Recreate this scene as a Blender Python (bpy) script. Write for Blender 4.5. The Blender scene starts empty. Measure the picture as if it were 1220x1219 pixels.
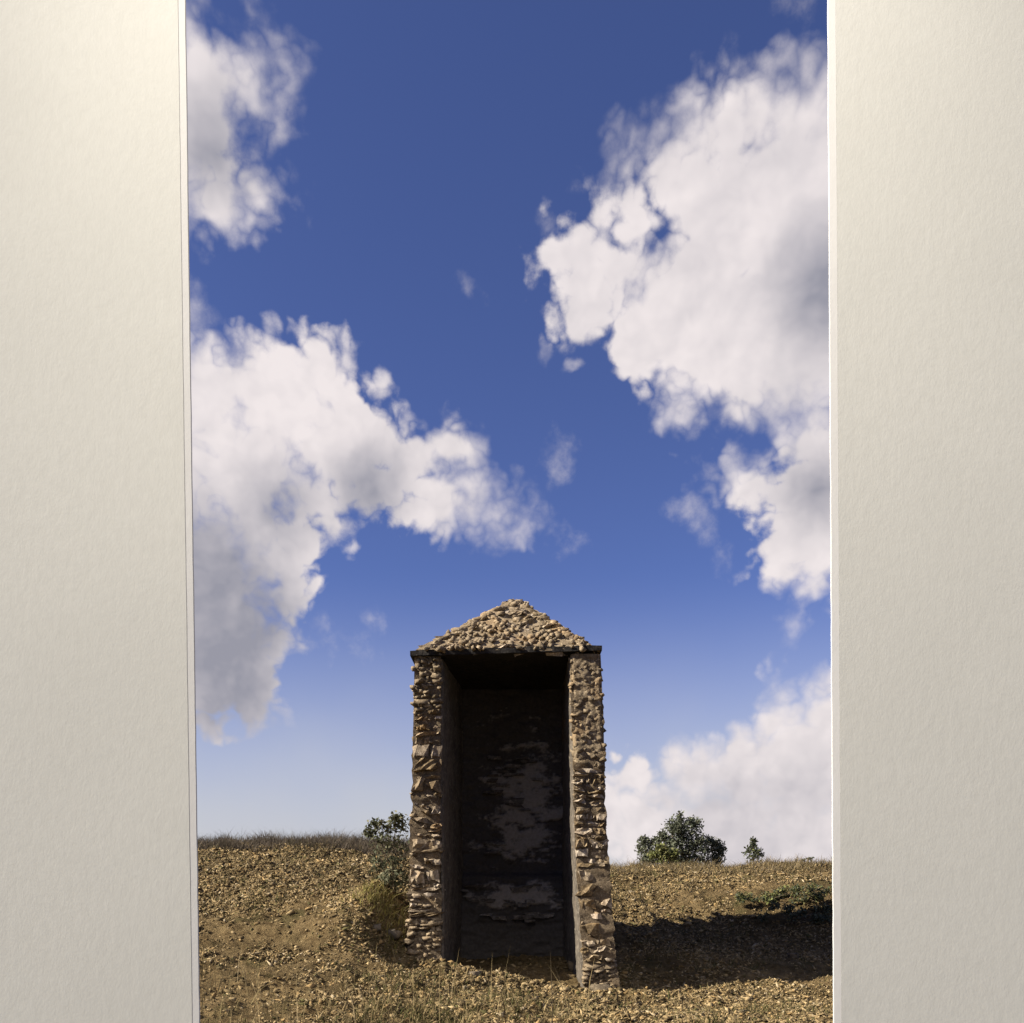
import bpy, math, random
import numpy as np
from mathutils import Vector, Matrix

random.seed(7)
RNG = np.random.default_rng(11)
scene = bpy.context.scene
COL = scene.collection
R = math.radians

# ------------------------------------------------------------------ camera
EYE = 1.02            # camera height above the hut's threshold
FOC = 1000.0          # focal length in pixels of the 1220 px wide photograph
HOR = 1035.0          # horizon row of the photograph
cam_d = bpy.data.cameras.new('camera')
cam_d.sensor_width = 36.0
cam_d.lens = 36.0 * FOC / 1220.0
cam_d.shift_y = (HOR - 609.5) / 1220.0
cam_d.clip_start = 0.05
cam_d.clip_end = 20000
cam = bpy.data.objects.new('camera', cam_d)
cam.location = (0, 0, EYE)
cam.rotation_euler = (R(90), 0, 0)
COL.objects.link(cam)
scene.camera = cam

# ------------------------------------------------------------------ sun, sky, exposure
SUN_EL, SUN_AZ = 35.0, 17.0      # height; how far in front of due left
SUN = Vector((-math.cos(R(SUN_EL)) * math.cos(R(SUN_AZ)),
              -math.cos(R(SUN_EL)) * math.sin(R(SUN_AZ)), math.sin(R(SUN_EL))))
sd = bpy.data.lights.new('sun', 'SUN')
sd.energy = 5.0
sd.angle = R(0.5)
sd.color = (1.0, 0.93, 0.80)
so = bpy.data.objects.new('sun', sd)
so.rotation_euler = SUN.to_track_quat('Z', 'Y').to_euler()
so.location = (-6, -3, 9)
COL.objects.link(so)

# the lamp of the room the matted picture hangs in: high above the board, fading down it
ld = bpy.data.lights.new('gallery_lamp', 'SPOT')
ld.energy = 400
ld.spot_size = R(110)
ld.spot_blend = 1.0
ld.shadow_soft_size = 0.25
ld.color = (1.0, 0.92, 0.80)
lo = bpy.data.objects.new('gallery_lamp', ld)
lo.location = (-0.35, 0.6, 5.9)
lo.rotation_euler = (Vector((-0.35, 0.6, 5.9)) - Vector((0, 3.0, 3.2))).to_track_quat('Z', 'Y').to_euler()
COL.objects.link(lo)

vs = scene.view_settings
vs.view_transform = 'Standard'
vs.look = 'None'
vs.gamma = 1.0
vs.use_curve_mapping = False
vs.exposure = 1.2

scene.cycles.max_bounces = 5
scene.cycles.diffuse_bounces = 2
SKY_STRENGTH = 0.05
CLOUD_GAIN = 1.0


class G:
    """tiny helper to write node trees"""
    def __init__(self, tree):
        self.t = tree

    def n(self, kind, **kw):
        nd = self.t.nodes.new(kind)
        for k, v in kw.items():
            setattr(nd, k, v)
        return nd

    def put(self, sock, v):
        if isinstance(v, bpy.types.NodeSocket):
            self.t.links.new(v, sock)
        else:
            sock.default_value = v

    def m(self, op, a, b=None, c=None, clamp=False):
        nd = self.n('ShaderNodeMath', operation=op, use_clamp=clamp)
        self.put(nd.inputs[0], a)
        if b is not None:
            self.put(nd.inputs[1], b)
        if c is not None:
            self.put(nd.inputs[2], c)
        return nd.outputs[0]

    def v(self, op, a, b=None, scale=None):
        nd = self.n('ShaderNodeVectorMath', operation=op)
        self.put(nd.inputs[0], a)
        if b is not None:
            self.put(nd.inputs[1], b)
        if scale is not None:
            self.put(nd.inputs['Scale'], scale)
        return nd.outputs['Value'] if op in ('DISTANCE', 'DOT_PRODUCT', 'LENGTH') else nd.outputs[0]

    def noise(self, vec, scale, detail=4, rough=0.55, dist=0.0, out='Fac'):
        nd = self.n('ShaderNodeTexNoise')
        nd.inputs['Scale'].default_value = scale
        nd.inputs['Detail'].default_value = detail
        nd.inputs['Roughness'].default_value = rough
        nd.inputs['Distortion'].default_value = dist
        if vec is not None:
            self.t.links.new(vec, nd.inputs['Vector'])
        return nd.outputs[out]

    def ramp(self, fac, a, b, lo=0.0, hi=1.0, smooth=True):
        nd = self.n('ShaderNodeMapRange')
        nd.interpolation_type = 'SMOOTHSTEP' if smooth else 'LINEAR'
        nd.clamp = True
        self.put(nd.inputs[0], fac)
        self.put(nd.inputs[1], a)
        self.put(nd.inputs[2], b)
        self.put(nd.inputs[3], lo)
        self.put(nd.inputs[4], hi)
        return nd.outputs[0]

    def mix(self, fac, a, b, blend='MIX'):
        nd = self.n('ShaderNodeMix', data_type='RGBA', blend_type=blend)
        self.put(nd.inputs[0], fac)
        for s, x in ((nd.inputs[6], a), (nd.inputs[7], b)):
            if isinstance(x, tuple) and len(x) == 3:
                x = (*x, 1)
            self.put(s, x)
        return nd.outputs[2]


def bearing(px, py):
    return Vector((px - 610.0, FOC, HOR - py)).normalized()


def build_world():
    w = bpy.data.worlds.new('World')
    scene.world = w
    w.use_nodes = True
    t = w.node_tree
    t.nodes.clear()
    g = G(t)
    out = g.n('ShaderNodeOutputWorld')
    bg = g.n('ShaderNodeBackground')
    bg.inputs['Strength'].default_value = SKY_STRENGTH
    t.links.new(bg.outputs[0], out.inputs[0])
    sky = g.n('ShaderNodeTexSky', sky_type='NISHITA')
    sky.sun_disc = False
    sky.sun_elevation = R(SUN_EL)
    sky.sun_rotation = math.atan2(SUN.x, SUN.y)
    sky.altitude = 900
    sky.air_density = 1.0
    sky.dust_density = 0.6
    sky.ozone_density = 4.5
    tc = g.n('ShaderNodeTexCoord')
    d = g.v('NORMALIZE', tc.outputs['Generated'])

    # --- cumulus: a union of round masses, edges broken up by noise
    wn = g.noise(d, 5.0, 3, 0.5, out='Color')
    w1 = g.v('SCALE', g.v('SUBTRACT', wn, (0.5, 0.5, 0.5)), scale=0.018)
    wn2 = g.noise(d, 19.0, 3, 0.55, out='Color')
    w2 = g.v('SCALE', g.v('SUBTRACT', wn2, (0.5, 0.5, 0.5)), scale=0.020)
    dw = g.v('ADD', g.v('ADD', d, w1), w2)

    def union(blobs, soft, grow=1.0):
        acc = None
        for (x, y, r) in blobs:
            r = r * grow
            c = bearing(x, y)
            rr = (bearing(x + r * 0.7, y + r * 0.7) - bearing(x - r * 0.7, y - r * 0.7)).length / 2
            dist = g.v('DISTANCE', dw, tuple(c))
            s = g.m('SUBTRACT', rr, dist)
            acc = s if acc is None else g.m('SMOOTH_MAX', acc, s, soft)
        return acc

    clouds = [
        # upper left
        (240, 95, 62), (290, 98, 52), (235, 172, 60), (250, 238, 38), (306, 234, 36), (150, 150, 115), (170, 235, 60),
        # large left
        (250, 490, 70), (330, 478, 72), (378, 455, 46), (300, 560, 84), (405, 535, 72), (470, 562, 50), (525, 590, 36),
        (562, 592, 28), (540, 532, 22), (595, 612, 19), (618, 626, 9), (150, 550, 130),
        (348, 604, 36), (375, 590, 44), (425, 582, 40), (340, 705, 28), (330, 650, 44), (255, 680, 84), (300, 640, 60), (255, 775, 82), (300, 822, 36), (230, 828, 42), (335, 760, 22), (130, 760, 120),
        # large right
        (668, 312, 20), (715, 350, 44), (690, 385, 18), (735, 325, 44), (772, 262, 36), (692, 345, 30), (830, 195, 36), (704, 312, 24), (700, 282, 24), (742, 242, 36), (790, 218, 36), (655, 312, 12), (742, 282, 26), (690, 268, 14), (868, 152, 42), (905, 145, 34),
        (965, 140, 42), (885, 250, 90), (830, 300, 40), (960, 255, 118), (830, 375, 92), (900, 400, 85), (970, 400, 105), (775, 410, 52),
        (826, 488, 16), (965, 520, 48), (968, 600, 54), (902, 580, 24), (962, 660, 38), (968, 700, 14), (935, 640, 32),
        (1120, 300, 200), (1080, 560, 110),
        # low right
        (965, 915, 84), (885, 935, 58), (930, 850, 20), (985, 845, 22), (802, 952, 40), (822, 922, 36), (765, 925, 28), (765, 985, 56),
        (860, 1000, 80), (965, 1010, 84), (722, 975, 40), (1120, 930, 120),
    ]
    holes = [(800, 266, 8), (792, 282, 10), (780, 298, 10)]
    f = union(clouds, 0.022)
    for (x, y, r) in holes:
        c = bearing(x, y)
        rr = (bearing(x + r, y) - bearing(x - r, y)).length / 2
        f = g.m('MINIMUM', f, g.m('SUBTRACT', g.v('DISTANCE', dw, tuple(c)), rr))
    # the same weather all round the rest of the sky
    far = g.ramp(g.v('DISTANCE', d, tuple(bearing(610, 560))), 0.62, 0.95)
    low = g.noise(d, 2.6, 3, 0.5)
    f2 = g.m('MULTIPLY', g.m('SUBTRACT', low, 0.63), 0.7)
    f2 = g.m('SUBTRACT', f2, g.m('MULTIPLY', g.m('SUBTRACT', 1.0, far), 0.6))
    f = g.m('MAXIMUM', f, f2)

    off = tuple(0.012 * SUN)
    n1 = g.noise(d, 15.0, 9, 0.60)
    puff = g.m('ABSOLUTE', g.m('MULTIPLY_ADD', g.noise(dw, 21.0, 1, 0.5), 2.0, -1.0))
    puff2 = g.m('ABSOLUTE', g.m('MULTIPLY_ADD', g.noise(dw, 52.0, 1, 0.5), 2.0, -1.0))
    puffs = g.m('ADD', g.m('MULTIPLY_ADD', puff, 0.050, -0.006), g.m('MULTIPLY_ADD', puff2, 0.024, -0.003))
    field = g.m('ADD', g.m('ADD', f, puffs), g.m('MULTIPLY', g.m('SUBTRACT', n1, 0.5), 0.085))
    wisp = g.noise(d, 7.0, 3, 0.5)
    width = g.ramp(wisp, 0.35, 0.65, 0.011, 0.042)
    dens = g.ramp(field, g.m('MULTIPLY', width, -0.75), width)

    # thin shreds
    shreds = [(560, 350, 14), (585, 352, 9), (682, 527, 14), (665, 560, 7), (822, 615, 10), (832, 632, 9), (842, 645, 9), (858, 662, 8),
              (422, 765, 32), (402, 772, 20), (446, 735, 14), (380, 272, 13), (365, 268, 8), (232, 338, 30), (238, 372, 32), (243, 312, 16),
              (940, 82, 20), (925, 65, 10), (930, 3, 20), (965, -4, 18), (875, 55, 8), (690, 228, 14), (655, 270, 8), (742, 155, 7),
              (735, 470, 10), (760, 478, 10), (462, 490, 10), (390, 745, 13), (690, 640, 9), (885, 600, 10)]
    fs = union(shreds, 0.006, 0.62)
    ds = g.ramp(g.m('ADD', fs, g.m('MULTIPLY', g.m('SUBTRACT', n1, 0.5), 0.13)), -0.006, 0.045, 0.0, 0.60)
    dens = g.m('MAXIMUM', dens, ds)

    # light and grey within the clouds
    rel = g.m('MULTIPLY', g.m('SUBTRACT', g.noise(dw, 9.0, 4, 0.5), g.noise(g.v('ADD', dw, off), 9.0, 4, 0.5)), 1.6)
    big = g.noise(dw, 4.2, 3, 0.5)
    greys = [(270, 740, 95), (230, 680, 80), (250, 175, 48), (255, 810, 80), (985, 330, 40), (975, 585, 30), (330, 610, 40), 
             (150, 730, 120), (440, 585, 25)]
    gr = g.ramp(union(greys, 0.04), -0.05, 0.04)
    lightness = g.m('ADD', g.m('ADD', 0.88, rel), g.m('MULTIPLY', g.m('SUBTRACT', big, 0.5), 0.45))
    lightness = g.m('ADD', lightness, g.m('MULTIPLY', puffs, 3.0))
    lightness = g.m('SUBTRACT', lightness, g.m('MULTIPLY', gr, 0.80))
    soft = g.ramp(union([(870, 985, 70), (965, 955, 60), (420, 575, 30), (980, 380, 70)], 0.04), -0.06, 0.05)
    lightness = g.m('SUBTRACT', lightness, g.m('MULTIPLY', soft, 0.28))
    lightness = g.m('MAXIMUM', g.m('MINIMUM', lightness, 1.0), 0.0)
    K = CLOUD_GAIN / SKY_STRENGTH / 2 ** vs.exposure
    ccol = g.mix(lightness, (0.32 * K, 0.32 * K, 0.38 * K), (0.88 * K, 0.81 * K, 0.81 * K))
    skyc = sky.outputs[0]
    skyc = g.mix(1.0, skyc, (0.86, 0.77, 1.06), 'MULTIPLY')
    el = g.n('ShaderNodeSeparateXYZ')
    t.links.new(d, el.inputs[0])
    hz = g.ramp(el.outputs[2], 0.34, -0.03, 0.0, 0.95)
    hz = g.m('MULTIPLY', hz, g.m('MULTIPLY_ADD', wisp, 0.5, 0.75), clamp=True)
    skyc = g.mix(hz, skyc, (0.58 * K, 0.59 * K, 0.63 * K))
    colr = g.mix(dens, skyc, ccol)
    t.links.new(colr, bg.inputs['Color'])
    w.cycles.sampling_method = 'MANUAL'
    w.cycles.sample_map_resolution = 512


build_world()


# ------------------------------------------------------------------ numpy helpers
def _hash(ix, iy, iz, seed):
    h = (ix * 374761393 + iy * 668265263 + iz * 2147483647 + seed * 974711) & 0xffffffff
    h = ((h ^ (h >> 13)) * 1274126177) & 0xffffffff
    h = ((h ^ (h >> 16)) * 2246822519) & 0xffffffff
    return ((h ^ (h >> 15)) & 0xffffff) / float(0xffffff)


def vnoise(p, seed=0):
    p = np.asarray(p, dtype=np.float64)
    i = np.floor(p).astype(np.int64)
    f = p - i
    f = f * f * f * (f * (f * 6 - 15) + 10)
    r = 0
    for dx in (0, 1):
        wx = f[:, 0] if dx else 1 - f[:, 0]
        for dy in (0, 1):
            wy = f[:, 1] if dy else 1 - f[:, 1]
            for dz in (0, 1):
                wz = f[:, 2] if dz else 1 - f[:, 2]
                r = r + wx * wy * wz * _hash(i[:, 0] + dx, i[:, 1] + dy, i[:, 2] + dz, seed)
    return r * 2 - 1


def fbm(p, octaves=4, seed=0, gain=0.5):
    p = np.asarray(p, dtype=np.float64)
    a, s, tot = 1.0, 0.0, 0.0
    for o in range(octaves):
        s = s + a * vnoise(p * (2.03 ** o) + o * 17.3, seed + o)
        tot += a
        a *= gain
    return s / tot


def sstep(a, b, x):
    t = np.clip((x - a) / (b - a), 0, 1)
    return t * t * (3 - 2 * t)


def mesh_obj(name, verts, faces, mat, parent=None, smooth=False, cols=None, loc=None):
    me = bpy.data.meshes.new(name)
    verts = np.asarray(verts, dtype=np.float32)
    if isinstance(faces, np.ndarray):
        k = faces.shape[1]
        me.vertices.add(len(verts))
        me.vertices.foreach_set('co', verts.ravel())
        me.loops.add(faces.size)
        me.loops.foreach_set('vertex_index', faces.astype(np.int32).ravel())
        me.polygons.add(len(faces))
        me.polygons.foreach_set('loop_start', np.arange(0, faces.size, k, dtype=np.int32))
        me.polygons.foreach_set('loop_total', np.full(len(faces), k, dtype=np.int32))
        me.update(calc_edges=True)
    else:
        me.from_pydata([tuple(map(float, v)) for v in verts], [], faces)
    me.validate()
    if cols is not None:
        at = me.color_attributes.new('tint', 'FLOAT_COLOR', 'POINT')
        c4 = np.ones((len(verts), 4), dtype=np.float32)
        c4[:, :3] = cols
        at.data.foreach_set('color', c4.ravel())
    if smooth:
        me.polygons.foreach_set('use_smooth', np.ones(len(me.polygons), dtype=bool))
    if mat is not None:
        me.materials.append(mat)
    o = bpy.data.objects.new(name, me)
    COL.objects.link(o)
    if loc is not None:
        o.location = loc
    if parent is not None:
        o.parent = parent
    return o


def thing(name, label, cat, loc, group=None):
    o = bpy.data.objects.new(name, None)
    o.empty_display_size = 0.2
    o.location = loc
    COL.objects.link(o)
    return tag(o, label, cat, group)


def tag(o, label, cat, group=None):
    o['label'] = label
    o['category'] = cat
    if group:
        o['group'] = group
    return o


def ico(level):
    t = (1 + 5 ** 0.5) / 2
    v = [(-1, t, 0), (1, t, 0), (-1, -t, 0), (1, -t, 0), (0, -1, t), (0, 1, t), (0, -1, -t), (0, 1, -t),
         (t, 0, -1), (t, 0, 1), (-t, 0, -1), (-t, 0, 1)]
    f = [(0, 11, 5), (0, 5, 1), (0, 1, 7), (0, 7, 10), (0, 10, 11), (1, 5, 9), (5, 11, 4), (11, 10, 2), (10, 7, 6),
         (7, 1, 8), (3, 9, 4), (3, 4, 2), (3, 2, 6), (3, 6, 8), (3, 8, 9), (4, 9, 5), (2, 4, 11), (6, 2, 10), (8, 6, 7), (9, 8, 1)]
    v = [np.array(a, float) / np.linalg.norm(a) for a in v]
    for _ in range(level):
        cache, nf = {}, []

        def mid(a, b):
            k = (min(a, b), max(a, b))
            if k not in cache:
                m = v[a] + v[b]
                v.append(m / np.linalg.norm(m))
                cache[k] = len(v) - 1
            return cache[k]
        for a, b, c in f:
            ab, bc, ca = mid(a, b), mid(b, c), mid(c, a)
            nf += [(a, ab, ca), (b, bc, ab), (c, ca, bc), (ab, bc, ca)]
        f = nf
    return np.array(v), np.array(f)


ICO = {k: ico(k) for k in (0, 1, 2)}


def rock_shape(level, seed, square=0.55, rough=0.22, cut=(0.52, 0.85)):
    """a rough block within about +-0.5"""
    v, f = ICO[level]
    v = v.copy()
    m = np.abs(v).max(axis=1, keepdims=True)
    v = v * (1 - square) + v / m * square
    v = v / np.abs(v).max()
    n = fbm(v * 1.3 + seed * 9.7, 3, seed)
    n2 = vnoise(v * 3.1 + seed * 5.1, seed + 50)
    v = v * (1 + rough * n + rough * 0.45 * n2)[:, None]
    # a few flat breaks
    r = np.random.default_rng(seed + 900)
    for _ in range(16):
        d = r.normal(size=3)
        d /= np.linalg.norm(d)
        h = (v @ d)
        lim = r.uniform(*cut)
        over = np.clip(h - lim, 0, None)
        v = v - over[:, None] * d
    v = v / np.abs(v).max(axis=0)
    return v * 0.5, f


def block_shape(seed, cells, jit=0.07, soft=0.18):
    """a broken slab: a box cut into a few cells, its corners knocked about"""
    r = np.random.default_rng(seed)
    nx, ny, nz = cells
    idx, V, F = {}, [], []

    def vert(i, j, k):
        if (i, j, k) not in idx:
            p = np.array([2 * i / nx - 1, 2 * j / ny - 1, 2 * k / nz - 1])
            q = p / max(np.linalg.norm(p), 1e-6) * 1.15
            p = p * (1 - soft) + q * soft
            idx[(i, j, k)] = len(V)
            V.append(p + r.normal(0, jit, 3) * 2)
        return idx[(i, j, k)]

    def quad(a, b, c, d):
        F.extend([(a, b, c), (a, c, d)])
    for i in range(nx):
        for k in range(nz):
            quad(vert(i, 0, k), vert(i + 1, 0, k), vert(i + 1, 0, k + 1), vert(i, 0, k + 1))
            quad(vert(i, ny, k), vert(i, ny, k + 1), vert(i + 1, ny, k + 1), vert(i + 1, ny, k))
    for j in range(ny):
        for k in range(nz):
            quad(vert(0, j, k), vert(0, j, k + 1), vert(0, j + 1, k + 1), vert(0, j + 1, k))
            quad(vert(nx, j, k), vert(nx, j + 1, k), vert(nx, j + 1, k + 1), vert(nx, j, k + 1))
    for i in range(nx):
        for j in range(ny):
            quad(vert(i, j, 0), vert(i, j + 1, 0), vert(i + 1, j + 1, 0), vert(i + 1, j, 0))
            quad(vert(i, j, nz), vert(i + 1, j, nz), vert(i + 1, j + 1, nz), vert(i, j + 1, nz))
    V = np.array(V)
    V[:, 0] += V[:, 2] * r.normal(0, .22)
    V[:, 2] *= 1 + V[:, 0] * r.normal(0, .18)
    V = V / np.abs(V).max(axis=0)
    return V * .5, np.array(F)


def scatter(shapes, pos, size, rot, which):
    """merge many small copies; pos (n,3) size (n,3) rot (n,3,3) -> verts, faces"""
    V, F, ID, base = [], [], [], 0
    for k, (sv, sf) in enumerate(shapes):
        idx = np.nonzero(which == k)[0]
        if not len(idx):
            continue
        a = sv[None] * size[idx][:, None, :]
        a = np.einsum('nij,nkj->nki', rot[idx], a) + pos[idx][:, None, :]
        V.append(a.reshape(-1, 3))
        F.append((sf[None] + (np.arange(len(idx)) * len(sv))[:, None, None] + base).reshape(-1, sf.shape[1]))
        ID.append(np.repeat(idx, len(sv)))
        base += len(idx) * len(sv)
    return np.concatenate(V), np.concatenate(F), np.concatenate(ID)


def rotmats(rz, rx=None, ry=None):
    n = len(rz)
    rx = np.zeros(n) if rx is None else rx
    ry = np.zeros(n) if ry is None else ry

    def mk(a, ax):
        M = np.zeros((n, 3, 3))
        c, s = np.cos(a), np.sin(a)
        i, j = [(1, 2), (2, 0), (0, 1)][ax]
        M[:, ax, ax] = 1
        M[:, i, i] = c
        M[:, j, j] = c
        M[:, i, j] = -s
        M[:, j, i] = s
        return M
    return mk(rz, 2) @ mk(rx, 0) @ mk(ry, 1)


# ------------------------------------------------------------------ materials
def material(name, rough=0.9, spec=0.2):
    m = bpy.data.materials.new(name)
    m.use_nodes = True
    b = m.node_tree.nodes['Principled BSDF']
    b.inputs['Roughness'].default_value = rough
    b.inputs['Specular IOR Level'].default_value = spec
    return m, G(m.node_tree), b


def bump(g, b, height, strength, dist):
    n = g.n('ShaderNodeBump')
    n.inputs['Strength'].default_value = strength
    n.inputs['Distance'].default_value = dist
    g.put(n.inputs['Height'], height)
    g.t.links.new(n.outputs[0], b.inputs['Normal'])


def rock_material(name, dark, mid, light, warm, scale=1.0, vary=True, bstr=0.8, bdist=0.009):
    m, g, b = material(name, 0.95, 0.1)
    tc = g.n('ShaderNodeTexCoord')
    geo = g.n('ShaderNodeNewGeometry')
    p = geo.outputs['Position']
    n1 = g.noise(p, 9 * scale, 5, 0.6)
    n2 = g.noise(p, 38 * scale, 5, 0.65)
    n3 = g.noise(p, 3.2 * scale, 3, 0.5)
    c = g.mix(g.ramp(n1, 0.3, 0.7), dark, mid)
    c = g.mix(g.ramp(n2, 0.48, 0.72), c, light)
    c = g.mix(g.m('MULTIPLY', g.ramp(n3, 0.5, 0.70), 0.42), c, warm)
    if vary:
        oi = g.n('ShaderNodeObjectInfo')
        k = g.m('MULTIPLY_ADD', oi.outputs['Random'], 0.75, 0.62)
        c = g.mix(1.0, c, comb(g, k), 'MULTIPLY')
        hs = g.n('ShaderNodeHueSaturation')
        g.put(hs.inputs['Saturation'], g.m('MULTIPLY_ADD', oi.outputs['Random'], -0.5, 1.2))
        g.put(hs.inputs['Color'], c)
        c = hs.outputs[0]
    g.put(b.inputs['Base Color'], c)
    h = g.m('ADD', g.noise(p, 26 * scale, 6, 0.7), g.m('MULTIPLY', g.noise(p, 90 * scale, 4, 0.7), 0.5))
    bump(g, b, h, bstr, bdist)
    return m


def comb(g, k):
    n = g.n('ShaderNodeCombineColor')
    for i in range(3):
        g.put(n.inputs[i], k)
    return n.outputs[0]


M_STONE = rock_material('hut_stone', (0.11, 0.081, 0.052), (0.25, 0.188, 0.118), (0.45, 0.355, 0.236), (0.31, 0.195, 0.098))
M_RUBBLE = rock_material('hut_rubble', (0.105, 0.079, 0.051), (0.23, 0.175, 0.112), (0.40, 0.318, 0.212), (0.28, 0.18, 0.09), vary=False)
M_MORTAR = rock_material('hut_mortar', (0.075, 0.056, 0.037), (0.16, 0.12, 0.077), (0.26, 0.20, 0.133), (0.19, 0.125, 0.065), 1.6, vary=False, bstr=1.0, bdist=0.02)
M_PLASTER = rock_material('old_plaster', (0.06, 0.055, 0.05), (0.11, 0.10, 0.09), (0.19, 0.175, 0.155), (0.13, 0.115, 0.095), 0.8, vary=False, bstr=0.6)
M_SLATE = rock_material('dark_slate', (0.015, 0.014, 0.014), (0.03, 0.027, 0.025), (0.06, 0.053, 0.046), (0.04, 0.032, 0.025), 1.0, vary=False)


def tint_material(name, rough=0.95, bscale=60, bstr=0.5, trans=0.0):
    m, g, b = material(name, rough, 0.1)
    at = g.n('ShaderNodeAttribute', attribute_name='tint')
    geo = g.n('ShaderNodeNewGeometry')
    n = g.noise(geo.outputs['Position'], bscale, 3, 0.6)
    k = g.m('MULTIPLY_ADD', n, 0.9, 0.55)
    g.put(b.inputs['Base Color'], g.mix(1.0, at.outputs['Color'], comb(g, k), 'MULTIPLY'))
    if bstr:
        bump(g, b, n, bstr, 0.01)
    if trans:
        tr = g.n('ShaderNodeBsdfTranslucent')
        g.put(tr.inputs['Color'], at.outputs['Color'])
        mx = g.n('ShaderNodeMixShader')
        mx.inputs[0].default_value = trans
        out = g.t.nodes['Material Output']
        g.t.links.new(b.outputs[0], mx.inputs[1])
        g.t.links.new(tr.outputs[0], mx.inputs[2])
        g.t.links.new(mx.outputs[0], out.inputs[0])
    return m


M_CHIP = tint_material('earth_chips')
M_OLDWALL = tint_material('patchy_plaster', 0.95, 34, 0.8)
M_OLDSTONE = rock_material('sooty_stone', (0.07, 0.06, 0.05), (0.14, 0.12, 0.10), (0.25, 0.215, 0.18), (0.15, 0.12, 0.09))
M_BLADE = tint_material('dry_blades', 0.8, 14, 0, 0.25)
M_LEAF = tint_material('leaves', 0.7, 20, 0, 0.25)


def soil_material():
    m, g, b = material('dry_soil', 1.0, 0.05)
    geo = g.n('ShaderNodeNewGeometry')
    p = geo.outputs['Position']
    a = g.ramp(g.noise(p, 1.1, 4, 0.6), 0.35, 0.65)
    f = g.noise(p, 14, 6, 0.7)
    c = g.mix(a, (0.115, 0.083, 0.040), (0.215, 0.153, 0.075))
    c = g.mix(g.ramp(f, 0.35, 0.65), g.mix(1.0, c, (0.55, 0.52, 0.50), 'MULTIPLY'), c)
    gn = g.ramp(g.noise(p, 2.3, 5, 0.65), 0.52, 0.66)
    c = g.mix(g.m('MULTIPLY', gn, 0.55), c, (0.05, 0.047, 0.018))
    g.put(b.inputs['Base Color'], c)
    h = g.m('ADD', g.noise(p, 22, 6, 0.7), g.m('MULTIPLY', g.noise(p, 70, 4, 0.7), 0.5))
    bump(g, b, h, 0.9, 0.05)
    return m


M_SOIL = soil_material()


def bark_material():
    m, g, b = material('bark', 0.95, 0.1)
    geo = g.n('ShaderNodeNewGeometry')
    n = g.noise(geo.outputs['Position'], 30, 4, 0.6)
    g.put(b.inputs['Base Color'], g.mix(n, (0.035, 0.026, 0.018), (0.11, 0.085, 0.06)))
    bump(g, b, n, 0.6, 0.01)
    return m


M_BARK = bark_material()


def mat_material(name, c0, c1, bs):
    m, g, b = material(name, 0.92, 0.12)
    geo = g.n('ShaderNodeNewGeometry')
    p = geo.outputs['Position']
    st = g.v('MULTIPLY', p, (1.0, 1.0, 0.55))
    n1 = g.noise(st, 34, 5, 0.6)
    n2 = g.noise(st, 120, 4, 0.6)
    n0 = g.noise(p, 1.4, 3, 0.5)
    c = g.mix(g.ramp(n1, 0.3, 0.7), c0, c1)
    c = g.mix(g.m('MULTIPLY', g.ramp(n0, 0.35, 0.7), 0.4), c, tuple(x * 0.93 for x in c0))
    g.put(b.inputs['Base Color'], c)
    bump(g, b, g.m('ADD', n1, g.m('MULTIPLY', n2, 0.6)), bs, 0.008)
    return m


M_MAT = mat_material('cream_mat_paper', (0.372, 0.370, 0.343), (0.387, 0.385, 0.358), 0.10)
M_CORE = mat_material('mat_core', (0.42, 0.415, 0.40), (0.435, 0.43, 0.415), 0.06)

# ------------------------------------------------------------------ the ground
LP = np.array([(-60, -2.0), (0, -.12), (4, .0), (5.2, .06), (6.5, .26), (8, .56), (10.5, 1.02), (12.5, 1.34), (13.6, 1.41), (15, 1.38), (20, 1.05), (40, -.6), (80, -4), (300, -16), (6000, -20)])
RP = np.array([(-60, -2.0), (0, -.15), (4, -.05), (5.5, -.02), (7.2, -.20), (7.9, -.15), (8.6, -.04), (9.6, .20), (11, .56), (12.6, 1.0), (13.6, 1.05), (15, 1.01), (20, .7), (40, -1.3), (80, -4.5), (300, -16), (6000, -20)])


def smooth_profile(P, y):
    s = 0
    for o, w in ((-.45, .2), (-.2, .2), (0, .2), (.2, .2), (.45, .2)):
        s = s + w * np.interp(y + o * np.clip(np.abs(y) / 10, .6, 30), P[:, 0], P[:, 1])
    return s


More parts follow.
